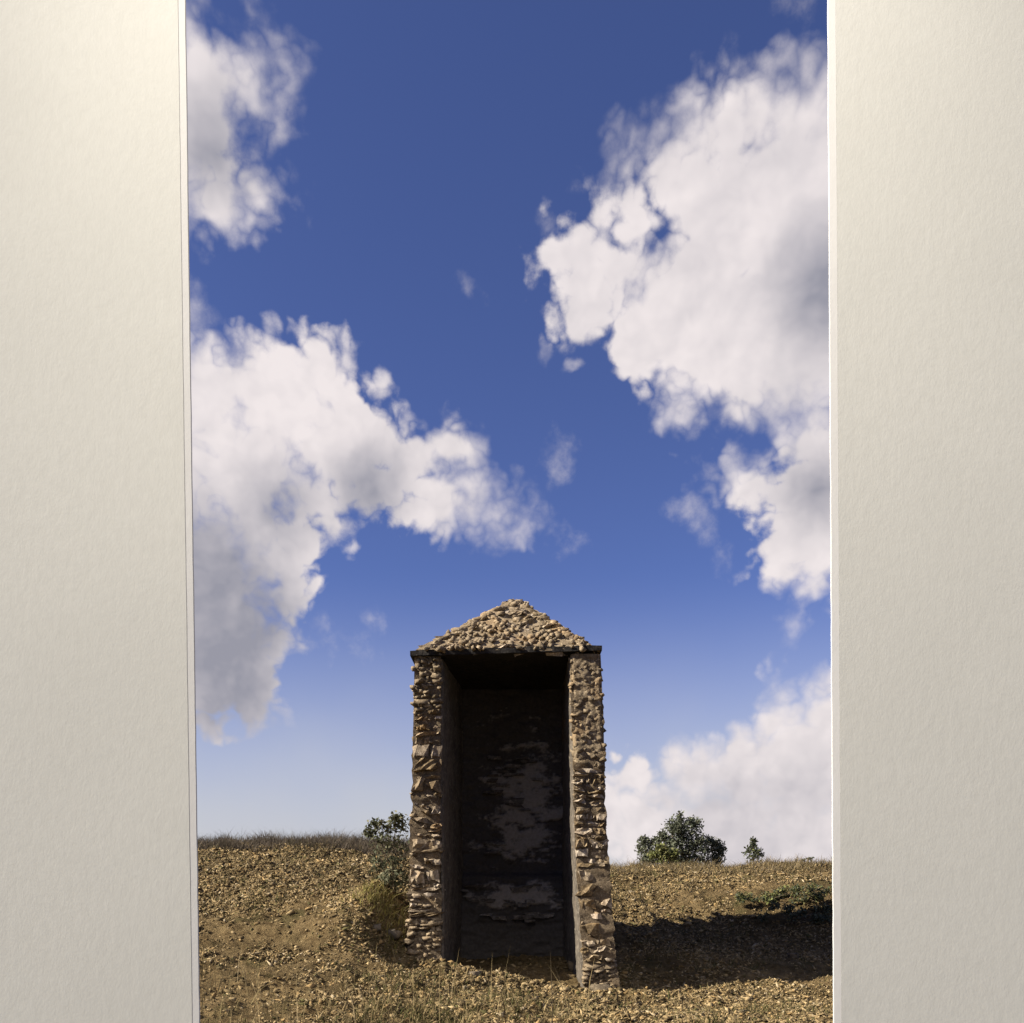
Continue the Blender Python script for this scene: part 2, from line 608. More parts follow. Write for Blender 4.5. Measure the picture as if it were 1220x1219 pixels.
def height(x, y, fine=True):
    x = np.asarray(x, float)
    y = np.asarray(y, float)
    t = sstep(-3.0, 1.5, x)
    z = smooth_profile(LP, y) * (1 - t) + smooth_profile(RP, y) * t
    # bank against the hut's left wall, cut steeply towards the door
    e = np.where(x < -1.38, ((x + 1.38) / 0.7) ** 2, ((x + 1.38) / 0.17) ** 2) + np.where(y < 7.7, ((y - 7.7) / 0.28) ** 2, ((y - 7.7) / 1.3) ** 2)
    z = z + 0.30 * np.exp(-e)
    e = ((x + 1.15) / 0.3) ** 2 + np.where(y < 8.15, ((y - 8.15) / 0.2) ** 2, ((y - 8.15) / .9) ** 2)
    z = z + 0.30 * np.exp(-e)
    e = ((x + 1.02) / 0.26) ** 2 + ((y - 7.62) / 0.24) ** 2
    z = z - 0.15 * np.exp(-e)
    # low bank with weeds on the right
    e = ((x - 3.9) / 1.0) ** 2 + np.where(y < 10.8, ((y - 10.8) / 0.40) ** 2, ((y - 10.8) / 1.4) ** 2)
    z = z + 0.16 * np.exp(-e)
    e = ((x - 3.3) / 1.4) ** 2 + ((y - 10.0) / 0.85) ** 2
    z = z - 0.27 * np.exp(-e)
    # the trodden floor inside
    ins = sstep(0.95, 0.72, np.abs(x)) * sstep(7.75, 8.1, y) * sstep(9.75, 9.5, y)
    z = z * (1 - ins) + ins * (-0.05 + 0.07 * (y - 7.8))
    near = np.exp(-np.clip(np.hypot(x, y - 8) - 9, 0, None) / 8)
    p = np.stack([x, y, np.zeros_like(x)], -1).reshape(-1, 3)
    n = fbm(p * 0.55, 3, 3) * 0.07
    if fine:
        n = n + near.ravel() * (fbm(p * 2.6, 4, 9, 0.6) * 0.075 + np.abs(fbm(p * np.array([8.0, 11.0, 1]), 3, 21, 0.6)) * 0.07)
    return z + n.reshape(x.shape)


def build_ground():
    xs = np.concatenate([-np.geomspace(5.5, 6000, 45)[::-1], np.arange(-5.4, 5.41, 0.032), np.geomspace(5.5, 6000, 45)])
    ys = np.concatenate([-np.geomspace(3, 60, 10)[::-1], np.linspace(-2, 4.0, 24), np.arange(4.1, 15.0, 0.034), np.geomspace(15.05, 6000, 110)])
    X, Y = np.meshgrid(xs, ys)
    Z = height(X, Y)
    V = np.stack([X, Y, Z], -1).reshape(-1, 3)
    nx, ny = len(xs), len(ys)
    i = (np.arange(ny - 1)[:, None] * nx + np.arange(nx - 1)[None]).ravel()
    F = np.stack([i, i + 1, i + nx + 1, i + nx], -1)
    o = mesh_obj('ground', V, F, M_SOIL, smooth=True)
    o['kind'] = 'structure'
    return o


build_ground()


# ------------------------------------------------------------------ the mat board round the view
def build_mat():
    Y0 = 3.0
    k = Y0 / FOC

    def P(px, py, y):
        return ((px - 610) * k, y, EYE + (HOR - py) * k)
    zb = float(height(np.array([0.0]), np.array([Y0]), False)[0]) - 0.10
    root = thing('mat_board', 'cream textured mat board with a tall window cut around the hillside view', 'mat board', (0, Y0, zb))
    # window (slightly out of square, as cut), outer edge
    top, bot = -60, 1250
    lx = lambda py: 220 + (237 - 220) * py / 1219
    rx = lambda py: 987 + (994 - 987) * py / 1219
    zt = EYE + (HOR + 330) * k
    xo = 2.45
    off = Vector((0, Y0, zb))

    def frame(name, inn, outr, yi, yo, mat, thick):
        # ring between an inner and an outer outline, with a back
        V, F = [], []
        n = len(inn)
        for (a, y) in ((inn, yi), (outr, yo), (inn, yi + thick), (outr, yo + thick)):
            for (x, z) in a:
                V.append(Vector((x, y, z)) - off)
        for i in range(n):
            j = (i + 1) % n
            F.append((i, j, n + j, n + i))
            F.append((2 * n + i, 3 * n + i, 3 * n + j, 2 * n + j))
            F.append((i, 2 * n + i, 2 * n + j, j))
            F.append((n + i, n + j, 3 * n + j, 3 * n + i))
        return mesh_obj(name, V, F, mat, root)

    steps = 90

    def edge(wl, wr, seed, amp):
        """window outline with a hand-cut edge: up the left side, down the right"""
        pts = []
        for i in range(steps + 1):
            py = bot + (top - bot) * i / steps
            q = lx(py) - wl + amp * float(vnoise(np.array([[py * 0.045, 1.5, seed]]), 3)[0])
            pts.append(((q - 610) * k, EYE + (HOR - py) * k))
        for i in range(steps + 1):
            py = top + (bot - top) * i / steps
            q = rx(py) + wr + amp * float(vnoise(np.array([[py * 0.045, 7.5, seed]]), 3)[0])
            pts.append(((q - 610) * k, EYE + (HOR - py) * k))
        return pts
    inner = edge(0, 0, 0.5, 0.5)
    rim = edge(8.2, 9.0, 4.5, 0.35)
    outer = []
    for i in range(steps + 1):
        outer.append((-xo, zb + (zt - zb) * i / steps))
    for i in range(steps + 1):
        outer.append((xo, zt + (zb - zt) * i / steps))
    frame('mat_face', rim, outer, Y0, Y0, M_MAT, 0.016)
    # the cut edge slopes back from the face to the window
    rim2 = edge(7.9, 8.7, 4.5, 0.35)
    frame('window_bevel', inner, rim2, Y0 + 0.0016, Y0 + 0.0007, M_CORE, 0.010)


build_mat()

# ------------------------------------------------------------------ the stone hut
HX, HY = 0.0, 7.8
BX = Vector((HX, HY, 0))
HUT = thing('stone_hut', 'narrow open-fronted rubble stone hut with a pyramid stone roof', 'hut', BX)
STONES = [block_shape(s, [(3, 2, 2), (4, 2, 2), (3, 2, 1)][s % 3]) for s in range(18)]
SMALL = [block_shape(s + 40, (2, 2, 1), .09, .25) for s in range(14)]
OCT = (np.array([(1, 0, 0), (-1, 0, 0), (0, 1, 0), (0, -1, 0), (0, 0, 1), (0, 0, -1)], float) * .5,
       np.array([(0, 2, 4), (2, 1, 4), (1, 3, 4), (3, 0, 4), (2, 0, 5), (1, 2, 5), (3, 1, 5), (0, 3, 5)]))
TINY = [(OCT[0] + np.random.default_rng(s).normal(0, .13, (6, 3)), OCT[1]) for s in range(16)]
SMESH = []
for (sv, sf) in STONES:
    me = bpy.data.meshes.new('stone')
    me.from_pydata(sv.tolist(), [], sf.tolist())
    me.materials.append(M_STONE)
    SMESH.append(me)


def stone(parent, p, size, rz=0, rx=0, ry=0, name='stone'):
    o = bpy.data.objects.new(name, random.choice(SMESH))
    COL.objects.link(o)
    o.parent = parent
    o.location = Vector(p)
    o.scale = size
    o.rotation_euler = (rx, ry, rz)
    return o


EAVE = 3.0
DEPTH = 1.75


def xo_l(z):
    return np.interp(z, [-.4, 0.3, 1.2, 3.0], [-1.0, -1.0, -.965, -.925])


def xi_l(z):
    return np.interp(z, [-.4, 0, 3.0], [-.655, -.65, -.655])


def xi_r(z):
    return np.interp(z, [-.4, 0, 1.3, 3.0], [.68, .655, .58, .535])


def xo_r(z):
    return np.interp(z, [-.4, 0, 1.3, 3.0], [1.03, 1.0, .905, .84])


def solid_wall(name, fa, fb, y0, y1, z0, z1, mat, amp, seed, step=0.028, plaster=None):
    """a wall between x = fa(z) and x = fb(z), all six sides gridded and roughened"""
    nz = int((z1 - z0) / step)
    ny = max(2, int((y1 - y0) / step))
    V, F = [], []
    base = 0

    def sheet(nu, nv, fn, flip):
        nonlocal base
        u, v = np.meshgrid(np.linspace(0, 1, nu + 1), np.linspace(0, 1, nv + 1))
        V.append(fn(u.ravel(), v.ravel()))
        i = (np.arange(nv)[:, None] * (nu + 1) + np.arange(nu)[None]).ravel() + base
        q = np.stack([i, i + 1, i + nu + 2, i + nu + 1], -1)
        F.append(q[:, ::-1] if flip else q)
        base += (nu + 1) * (nv + 1)
    zz = lambda v: z0 + (z1 - z0) * v
    yy = lambda u: y0 + (y1 - y0) * u
    w = float(np.mean(fb(zz(np.array([0., .5, 1.]))) - fa(zz(np.array([0., .5, 1.])))))
    nx = max(2, int(w / step))
    X = lambda u, v: fa(zz(v)) * (1 - u) + fb(zz(v)) * u
    sheet(nx, nz, lambda u, v: np.stack([X(u, v), np.full_like(u, y0), zz(v)], -1), False)
    sheet(nx, nz, lambda u, v: np.stack([X(u, v), np.full_like(u, y1), zz(v)], -1), True)
    sheet(ny, nz, lambda u, v: np.stack([fa(zz(v)), yy(u), zz(v)], -1), True)
    sheet(ny, nz, lambda u, v: np.stack([fb(zz(v)), yy(u), zz(v)], -1), False)
    sheet(nx, ny, lambda u, v: np.stack([X(u, np.ones_like(u)), yy(v), np.full_like(u, z1)], -1), False)
    sheet(nx, ny, lambda u, v: np.stack([X(u, np.zeros_like(u)), yy(v), np.full_like(u, z0)], -1), True)
    V = np.concatenate(V)
    F = np.concatenate(F)
    cx = (fa(V[:, 2]) + fb(V[:, 2])) / 2
    p = V * np.array([5.0, 5.0, 13.0])
    dirx = np.sign(V[:, 0] - cx) * (np.abs(V[:, 0] - cx) > w * 0.47)
    diry = np.where(np.abs(V[:, 1] - y0) < 1e-6, -1, np.where(np.abs(V[:, 1] - y1) < 1e-6, 1, 0))
    n = fbm(p, 4, seed, 0.6) * amp
    V = V.copy()
    V[:, 0] += dirx * n * (1 if plaster is None else plaster)
    V[:, 1] += diry * n
    return mesh_obj(name, V - np.array(BX), F, mat, HUT, smooth=True)


left = solid_wall('side_wall', lambda z: xo_l(z) + .018, lambda z: xi_l(z) - .012, HY + .024, HY + DEPTH, -.45, EAVE, M_MORTAR, .034, 1)
right = solid_wall('side_wall', lambda z: xi_r(z) + .012, lambda z: xo_r(z) - .018, HY + .024, HY + DEPTH, -.45, EAVE, M_MORTAR, .034, 2)


def jamb(wall, fo, fi, seed, sign, coarse_lo, coarse_hi, flush=False):
    """courses of stone on the open end and the outer corner of a side wall"""
    r = np.random.default_rng(seed)
    z = -0.42
    P, S, A, B, C, K = [], [], [], [], [], []
    while z < EAVE - 0.02:
        coarse = coarse_lo < z < coarse_hi
        h = r.choice([r.uniform(.034, .055), r.uniform(.055, .09), r.uniform(.11, .15)], p=[.62, .32, .06]) if coarse else r.uniform(.030, .054)
        if r.random() < 0.12:
            h *= 1.4
        zc = z + h / 2
        a, b = float(min(fo(zc), fi(zc))), float(max(fo(zc), fi(zc)))
        n = (r.choice([1, 2, 2]) if h > .105 else r.choice([1, 2, 2, 3, 3])) if coarse else r.integers(2, 5)
        cuts = np.sort(np.concatenate([[0, 1], (np.arange(1, n) + r.uniform(-.3, .3, n - 1)) / n]))
        for i in range(n):
            x0, x1 = a + (b - a) * cuts[i], a + (b - a) * cuts[i + 1]
            w = (x1 - x0) * r.uniform(.92, 1.06)
            out = r.uniform(-.018, .015)
            if r.random() < .10:
                out = -.045
            if flush and not coarse and z > coarse_hi:
                out = r.uniform(-.030, -.004)
            size = (w, r.uniform(.16, .24), h * r.uniform(.85, 1.15))
            ox = 0.0
            if (i == 0 and sign < 0) or (i == n - 1 and sign > 0):
                ox = sign * r.uniform(-.022, -.004)
            c = ((x0 + x1) / 2 + ox, HY + .085 - out, zc)
            ry = r.normal(0, .07)
            if coarse:
                stone(wall, Vector(c) - BX, size, r.normal(0, .12), r.normal(0, .10), ry)
            else:
                P.append(np.array(c) - np.array(BX)); S.append(size)
                A.append(r.normal(0, .2)); B.append(r.normal(0, .15)); C.append(r.normal(0, .13))
        # outer flank, going back
        y = HY + .14
        while y < HY + DEPTH:
            L = r.uniform(.10, .28)
            P.append(np.array((float(fo(zc)) - sign * (.080 - r.uniform(-.010, .008)), y + L / 2, zc)) - np.array(BX))
            S.append((.14, L * 1.03, h * r.uniform(.8, 1.1)))
            A.append(r.normal(0, .05)); B.append(r.normal(0, .07)); C.append(r.normal(0, .05))
            y += L
        z += h
    # little stones and mortar lumps filling the face
    n = 330
    zz = r.uniform(-.2, EAVE - .02, n)
    u = r.uniform(.03, .97, n)
    keep = (zz > coarse_hi) | (zz < coarse_lo) | (r.random(n) < .10)
    zz, u = zz[keep], u[keep]
    for a_, b_ in zip(zz, u):
        P.append(np.array((float(fo(a_)) * (1 - b_) + float(fi(a_)) * b_, HY + .034 - r.uniform(-.008, .014), a_)) - np.array(BX))
        q = r.uniform(.018, .048)
        S.append((q * r.uniform(1, 1.9), q * 1.6, q))
        A.append(r.normal(0, .4)); B.append(r.normal(0, .3)); C.append(r.normal(0, .3))
    V, F, _ = scatter(SMALL, np.array(P), np.array(S), rotmats(np.array(A), np.array(B), np.array(C)), r.integers(0, len(SMALL), len(P)))
    o = mesh_obj('rubble', V, F, M_RUBBLE, wall)
    o['kind'] = 'stuff'


jamb(left, xo_l, xi_l, 101, -1, 0.55, 2.45)
jamb(right, xo_r, xi_r, 102, 1, 0.10, 1.95, True)


def mortar_face(wall, fa, fb, z0, z1):
    # the mortared, flatter upper front of the right jamb
    nx, nz = 26, 84
    u, v = np.meshgrid(np.linspace(0, 1, nx + 1), np.linspace(0, 1, nz + 1))
    u, v = u.ravel(), v.ravel()
    z = z0 + (z1 - z0) * v
    x = fa(z) * (1 - u) + fb(z) * u
    p = np.stack([x, z, z * 0], -1)
    n = fbm(p * np.array([16, 26, 1]), 4, 64, .65) * .022 + fbm(p * 5, 2, 65) * .012
    rim = sstep(.0, .10, u) * sstep(1.0, .90, u) * sstep(0, .16, v)
    y = HY + .012 - n + (1 - rim) * .035
    V = np.stack([x, y, z], -1)
    i = (np.arange(nz)[:, None] * (nx + 1) + np.arange(nx)[None]).ravel()
    F = np.stack([i, i + 1, i + nx + 2, i + nx + 1], -1)
    W = V + np.array([0, .05, 0])
    mesh_obj('mortar_face', np.concatenate([V, W]) - np.array(BX), np.concatenate([F, F + len(V)]), M_RUBBLE, wall)


mortar_face(right, lambda z: xi_r(z) + .01, lambda z: xo_r(z) - .01, 1.93, EAVE + .02)


def build_back():
    # back wall with patches of plaster left on the rubble
    y0 = HY + DEPTH - .28
    nx, nz = 110, 240
    x0, x1, z0, z1 = -.72, .72, -.3, EAVE
    u, v = np.meshgrid(np.linspace(x0, x1, nx + 1), np.linspace(z0, z1, nz + 1))
    p = np.stack([u.ravel(), v.ravel(), np.zeros(u.size)], -1)
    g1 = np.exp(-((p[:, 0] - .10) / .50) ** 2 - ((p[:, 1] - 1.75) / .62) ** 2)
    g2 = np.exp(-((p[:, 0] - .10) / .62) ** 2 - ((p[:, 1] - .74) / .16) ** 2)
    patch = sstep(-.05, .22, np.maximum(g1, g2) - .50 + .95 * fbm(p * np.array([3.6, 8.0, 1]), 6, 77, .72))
    rough = fbm(p * np.array([6, 17, 1]), 4, 31, .6)
    d = patch * (.035 + .004 * fbm(p * 9, 3, 5)) + (1 - patch) * rough * .035
    # low ledge of rough slabs
    d = d + .10 * sstep(.98, .93, p[:, 1])
    V = np.stack([p[:, 0], y0 - d, p[:, 1]], -1)
    i = (np.arange(nz)[:, None] * (nx + 1) + np.arange(nx)[None]).ravel()
    F = np.stack([i, i + 1, i + nx + 2, i + nx + 1], -1)
    # solid behind
    n0 = len(V)
    back = np.array([(x0, y0 + .28, z0), (x1, y0 + .28, z0), (x1, y0 + .28, z1), (x0, y0 + .28, z1)])
    V = np.concatenate([V, back])
    fl = [tuple(f) for f in F.tolist()]
    c = [0, nx, nz * (nx + 1) + nx, nz * (nx + 1)]
    fl.append((n0 + 3, n0 + 2, n0 + 1, n0))
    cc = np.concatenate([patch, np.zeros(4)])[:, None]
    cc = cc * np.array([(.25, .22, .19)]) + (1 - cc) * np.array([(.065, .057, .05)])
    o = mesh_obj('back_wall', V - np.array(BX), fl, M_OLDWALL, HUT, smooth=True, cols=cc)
    r = np.random.default_rng(55)
    spots = []
    for (cx, cz, n, sx, sz) in ((.02, 2.05, 13, .26, .20), (.10, 1.72, 6, .22, .08), (-.25, 1.25, 5, .12, .06), (-.1, .82, 7, .5, .05), (.1, .66, 7, .45, .06), (0, .5, 7, .45, .05)):
        for _ in range(n):
            spots.append((cx + r.uniform(-sx, sx), cz + r.uniform(-sz, sz)))
    for (x, z) in spots:
        off = .04 + (.10 if z < .95 else 0)
        st = stone(o, Vector((x, y0 - off + r.uniform(0, .03), z)) - BX, (r.uniform(.12, .26), .10, r.uniform(.03, .06)), 0, r.normal(0, .06), r.normal(0, .07))
        st.material_slots[0].link = 'OBJECT'
        st.material_slots[0].material = M_OLDSTONE
    return o


build_back()


def lining(fx, xb, sign, wall, seed):
    # what is left of the plaster on the inside of a side wall, splayed towards the back
    ny, nz = 44, 90
    u, v = np.meshgrid(np.linspace(0, 1, ny + 1), np.linspace(-.3, EAVE - .01, nz + 1))
    p = np.stack([u.ravel() * 1.5, v.ravel(), np.zeros(u.size)], -1)
    n = fbm(p * 4, 4, seed, .6) * .016
    ragged = .02 + .05 * np.abs(fbm(np.stack([v.ravel() * 4, v.ravel() * 0, v.ravel() * 0], -1), 3, seed))
    y = HY + .03 + ragged + u.ravel() * (DEPTH - .35)
    x = fx(v.ravel()) * (1 - u.ravel()) + xb * u.ravel() + sign * n
    V = np.stack([x, y, v.ravel()], -1)
    W = V + np.array([-sign * .02, 0, 0])
    i = (np.arange(nz)[:, None] * (ny + 1) + np.arange(ny)[None]).ravel()
    F = np.stack([i, i + 1, i + ny + 2, i + ny + 1], -1)
    e = np.arange(nz) * (ny + 1)
    E = np.stack([e, e + ny + 1, e + ny + 1 + len(V), e + len(V)], -1)
    mesh_obj('plaster_lining', np.concatenate([V, W]) - np.array(BX), np.concatenate([F, F + len(V), E]), M_LINING, wall, smooth=True)


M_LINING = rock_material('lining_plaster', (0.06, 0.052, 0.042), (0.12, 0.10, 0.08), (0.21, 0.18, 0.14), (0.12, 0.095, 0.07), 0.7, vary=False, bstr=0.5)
lining(lambda z: xi_l(z) + .004, -.545, 1, left, 15)
lining(lambda z: xi_r(z) - .004, .555, -1, right, 16)


def build_top():
    # slate slab over the door and ceiling
    zl, zr = EAVE - .005, EAVE + .045
    n = 40
    xs = np.linspace(-.945, .835, n + 1)
    r = np.random.default_rng(5)
    V, F = [], []
    for i, x in enumerate(xs):
        s = (x + .945) / 1.78
        z = zl + (zr - zl) * s
        jag = .012 * float(vnoise(np.array([[x * 9, .3, .7]]), 8)[0]) + .01 * float(vnoise(np.array([[x * 31, .3, .7]]), 9)[0])
        th = .046 + .016 * float(vnoise(np.array([[x * 6, 4.3, .7]]), 12)[0])
        for (y, zz) in ((HY - .018 + jag, z), (HY - .022 + jag * .6, z + th), (HY + DEPTH + .04, z + th), (HY + DEPTH + .04, z)):
            V.append((x, y, zz))
    for i in range(n):
        a = i * 4
        for k in range(4):
            F.append((a + k, a + (k + 1) % 4, a + 4 + (k + 1) % 4, a + 4 + k))
    F.append((0, 3, 2, 1))
    e = n * 4
    F.append((e, e + 1, e + 2, e + 3))
    V = np.array(V)
    F = [tuple(reversed(f)) for f in F]
    slab = mesh_obj('eaves_slab', V - np.array(BX), F, M_SLATE, HUT)
    # the pyramid: a solid core, courses of stones on it
    bl, br, bf, bb = -.915, .84, HY - .05, HY + DEPTH + .03
    ax, ay, az = .03, HY + .80, 3.74
    zb = EAVE + .05
    lev = 24
    r = np.random.default_rng(66)
    V, F = [], []
    m = 24

    def ring(t):
        q = .06 * t
        l_, r_, f_, b_ = [a * (1 - t) + c * t for a, c in ((bl, ax - .10), (br, ax + .10), (bf, ay - .07), (bb, ay + .07))]
        return l_, r_, f_, b_, zb + (az - zb) * t
    for i in range(lev + 1):
        t = i / lev
        l_, r_, f_, b_, z = ring(t)
        l_, r_, f_, b_ = l_ + .022, r_ - .022, f_ + .034, b_ - .022
        cor = [(l_, f_), (r_, f_), (r_, b_), (l_, b_)]
        for k in range(4):
            for s in range(m):
                a, b = np.array(cor[k]), np.array(cor[(k + 1) % 4])
                q = a + (b - a) * s / m
                nn = float(vnoise(np.array([[q[0] * 11, q[1] * 11, z * 20]]), 3)[0]) * .020
                V.append((q[0], q[1], z + nn))
    M = 4 * m
    for i in range(lev):
        for s in range(M):
            F.append((i * M + s, i * M + (s + 1) % M, (i + 1) * M + (s + 1) % M, (i + 1) * M + s))
    F.append(tuple(lev * M + s for s in range(M)))
    F.append(tuple(reversed(range(M))))
    roof = mesh_obj('roof', np.array(V) - np.array(BX), F, M_RUBBLE, HUT)
    P, S, A, B, C = [], [], [], [], []
    courses = 12
    for i in range(courses):
        t = (i + .5) / courses
        l_, r_, f_, b_, z = ring(t)
        dz = (az - zb) / courses
        for k, (p0, p1) in enumerate((((l_, f_), (r_, f_)), ((r_, f_), (r_, b_)), ((r_, b_), (l_, b_)), ((l_, b_), (l_, f_)))):
            p0, p1 = np.array(p0), np.array(p1)
            L = np.linalg.norm(p1 - p0)
            d = (p1 - p0) / max(L, 1e-6)
            nrm = np.array((d[1], -d[0]))
            s = 0.0
            while s < L - .02:
                w = min(r.uniform(.08, .24), L - s)
                c = p0 + d * (s + w / 2) - nrm * (.082 - r.uniform(-.020, .012))
                size = (w * 1.02, r.uniform(.13, .18), dz * r.uniform(.7, 1.15))
                rz = math.atan2(d[1], d[0]) + r.normal(0, .15)
                tilt = r.normal(-.10, .13) * (1 if .08 < s < L - .25 else .3)
                rx_ = r.normal(.30, .16)
                if k == 0:
                    stone(roof, np.array((c[0], c[1], z + r.normal(0, .012))) - np.array(BX), size, rz, rx_, tilt)
                else:
                    P.append(np.array((c[0], c[1], z)) - np.array(BX)); S.append(size); A.append(rz); B.append(rx_); C.append(tilt)
                s += w
    # gravelly fill on the front slope and the top
    for _ in range(200):
        t = 1 - math.sqrt(r.random())
        l_, r_, f_, b_, z = ring(t)
        q = r.uniform(.02, .055)
        P.append(np.array((l_ + (r_ - l_) * r.uniform(.05, .95), f_ + .012 - r.uniform(-.012, .014), z)) - np.array(BX))
        S.append((q * r.uniform(1, 1.8), q * 1.3, q)); A.append(r.normal(0, .5)); B.append(r.normal(.3, .4)); C.append(r.normal(0, .5))
    for _ in range(14):
        P.append(np.array((ax + r.uniform(-.10, .10), ay + r.uniform(-.08, .08), az + r.uniform(-.01, .02))) - np.array(BX))
        q = r.uniform(.05, .10)
        S.append((q, q, q * .6)); A.append(r.uniform(0, 3)); B.append(0); C.append(0)
    V, F, _ = scatter(SMALL, np.array(P), np.array(S), rotmats(np.array(A), np.array(B), np.array(C)), r.integers(0, len(SMALL), len(P)))
    o = mesh_obj('rubble', V, F, M_RUBBLE, roof)
    o['kind'] = 'stuff'


build_top()


# ------------------------------------------------------------------ earth chips and stones on the ground
def in_hut(x, y, pad=0.0):
    return (np.abs(x - .0) < 1.02 + pad) & (y > HY - .02 - pad) & (y < HY + DEPTH + pad)


def build_chips():
    n = 290000
    y = 4.6 + (14.2 - 4.6) * RNG.random(n) ** 1.15
    x = (RNG.random(n) - .5) * 2 * (y * .42 + .2)
    p = np.stack([x, y, np.zeros(n)], -1)
    dens = fbm(p * .9, 3, 61) + .55 * fbm(p * 3.0, 2, 62)
    keep = (RNG.random(n) < np.clip(.55 + 1.5 * dens, .06, 1)) & ~in_hut(x, y, -.04)
    keep &= ~((y > 12.3) & (RNG.random(n) < .5))
    x, y = x[keep], y[keep]
    n = len(x)
    z = height(x, y)
    s = np.exp(RNG.normal(math.log(.0165), .42, n)) * np.interp(y, [5, 8, 13], [.85, 1.0, 1.25])
    s = np.clip(s, .008, .042)
    size = np.stack([s * RNG.uniform(1.0, 2.8, n), s * RNG.uniform(.6, 1.2, n), s * RNG.uniform(.35, .8, n)], -1)
    pos = np.stack([x, y, z + size[:, 2] * .18], -1)
    rot = rotmats(RNG.uniform(0, 6.28, n), RNG.normal(0, .5, n), RNG.normal(0, .5, n))
    V, F, ID = scatter(TINY, pos, size, rot, RNG.integers(0, len(TINY), n))
    pal = np.array([(.31, .225, .112), (.40, .295, .155), (.21, .152, .077), (.13, .097, .048), (.45, .355, .22), (.35, .235, .105), (.12, .105, .042)])
    ci = pal[RNG.choice(len(pal), n, p=[.25, .2, .2, .13, .06, .1, .06])] * RNG.uniform(.34, .95, (n, 1))
    C1 = ci[ID]
    # bigger lumps, most of them along the hut's foot and in loose patches
    m = 3000
    y = 4.8 + 8.0 * RNG.random(m)
    x = (RNG.random(m) - .5) * .84 * y
    k = fbm(np.stack([x, y, x * 0], -1) * 1.3, 3, 71) > .10
    x, y = x[k], y[k]
    bx, by = RNG.uniform(-1.35, 1.2, 260), HY - .06 - np.abs(RNG.normal(0, .13, 260))
    x, y = np.concatenate([x, bx]), np.concatenate([y, by])
    m = len(x)
    sz = np.clip(np.exp(RNG.normal(math.log(.033), .35, m)), .018, .07)
    size2 = np.stack([sz * RNG.uniform(1, 1.7, m), sz * RNG.uniform(.7, 1.2, m), sz * RNG.uniform(.4, .75, m)], -1)
    pos2 = np.stack([x, y, height(x, y) + size2[:, 2] * .12], -1)
    V2, F2, I2 = scatter(SMALL, pos2, size2, rotmats(RNG.uniform(0, 6.28, m), RNG.normal(0, .35, m), RNG.normal(0, .35, m)), RNG.integers(0, len(SMALL), m))
    c2 = pal[RNG.choice([0, 1, 2, 3, 5], m)] * RNG.uniform(.35, .75, (m, 1))
    F = np.concatenate([F, F2 + len(V)])
    V = np.concatenate([V, V2])
    o = mesh_obj('earth_clods', V, F, M_CHIP, cols=np.concatenate([C1, c2[I2]]))
    tag(o, 'loose ochre earth clods and chips strewn over the dry hillside', 'earth')
    o['kind'] = 'stuff'


build_chips()

# a few stones big enough to pick out
M_ROCK = rock_material('field_rock', (0.07, 0.055, 0.038), (0.14, 0.11, 0.075), (0.21, 0.17, 0.12), (0.16, 0.11, 0.06))


def rock(px, py, Y, w, h, label, seed):
    ys = np.arange(4.5, 13, .01)
    xs = (px - 610) / FOC * ys
    row = HOR + (EYE - height(xs, ys)) / ys * FOC
    i = int(np.argmax(row < py + 4))          # first ground met along this bearing
    x, Y, z = float(xs[i]), float(ys[i]), float(height(xs[i:i + 1], ys[i:i + 1])[0])
    v, f = block_shape(seed, (3, 3, 2), .08, .3)
    o = mesh_obj('rock', v * np.array([w, w * .8, h]) + np.array([0, 0, h * .18]), f, M_ROCK, loc=(x, Y, z))
    o.rotation_euler.z = seed
    tag(o, label, 'rock', 'rocks lying on the slope')


rock(945, 1137, 8.35, .14, .08, 'pale flat rock lying within the hut\'s long shadow', 201)
rock(470, 1112, 7.35, .17, .11, 'rounded rock at the foot of the hut\'s left corner under the bank', 202)
rock(448, 1104, 7.45, .12, .09, 'smaller rock under the bank beside the rounded rock', 203)
rock(682, 1152, 7.72, .10, .15, 'upright stone in the doorway against the right jamb', 204)
rock(566, 1159, 7.55, .12, .06, 'flat stone on the doorway threshold in sunlight', 205)
rock(716, 1176, 7.62, .26, .10, 'low footing block at the base of the right jamb', 206)


# ------------------------------------------------------------------ grass
def blades(x, y, z, h, lean, width, col, r):
    """tapered bent blades, five points each"""
    n = len(x)
    az = r.uniform(0, 6.283, n)
    fx, fy = np.cos(az), np.sin(az)
    sa = az + 1.57 + r.normal(0, .3, n)
    wx, wy = np.cos(sa) * width, np.sin(sa) * width
    b = np.stack([x, y, z], -1)
    up = np.stack([np.zeros(n), np.zeros(n), h], -1)
    d = np.stack([fx, fy, np.zeros(n)], -1) * (h * lean)[:, None]
    w = np.stack([wx, wy, np.zeros(n)], -1)
    V = np.stack([b - w, b + w, b + up * .55 + d * .3 + w * .8, b + up * .55 + d * .3 - w * .8, b + up + d], 1)
    base = np.arange(n) * 5
    T = np.concatenate([np.stack([base, base + 1, base + 2], -1), np.stack([base, base + 2, base + 3], -1), np.stack([base + 3, base + 2, base + 4], -1)])
    return V.reshape(-1, 3), T, np.repeat(col, 5, axis=0)


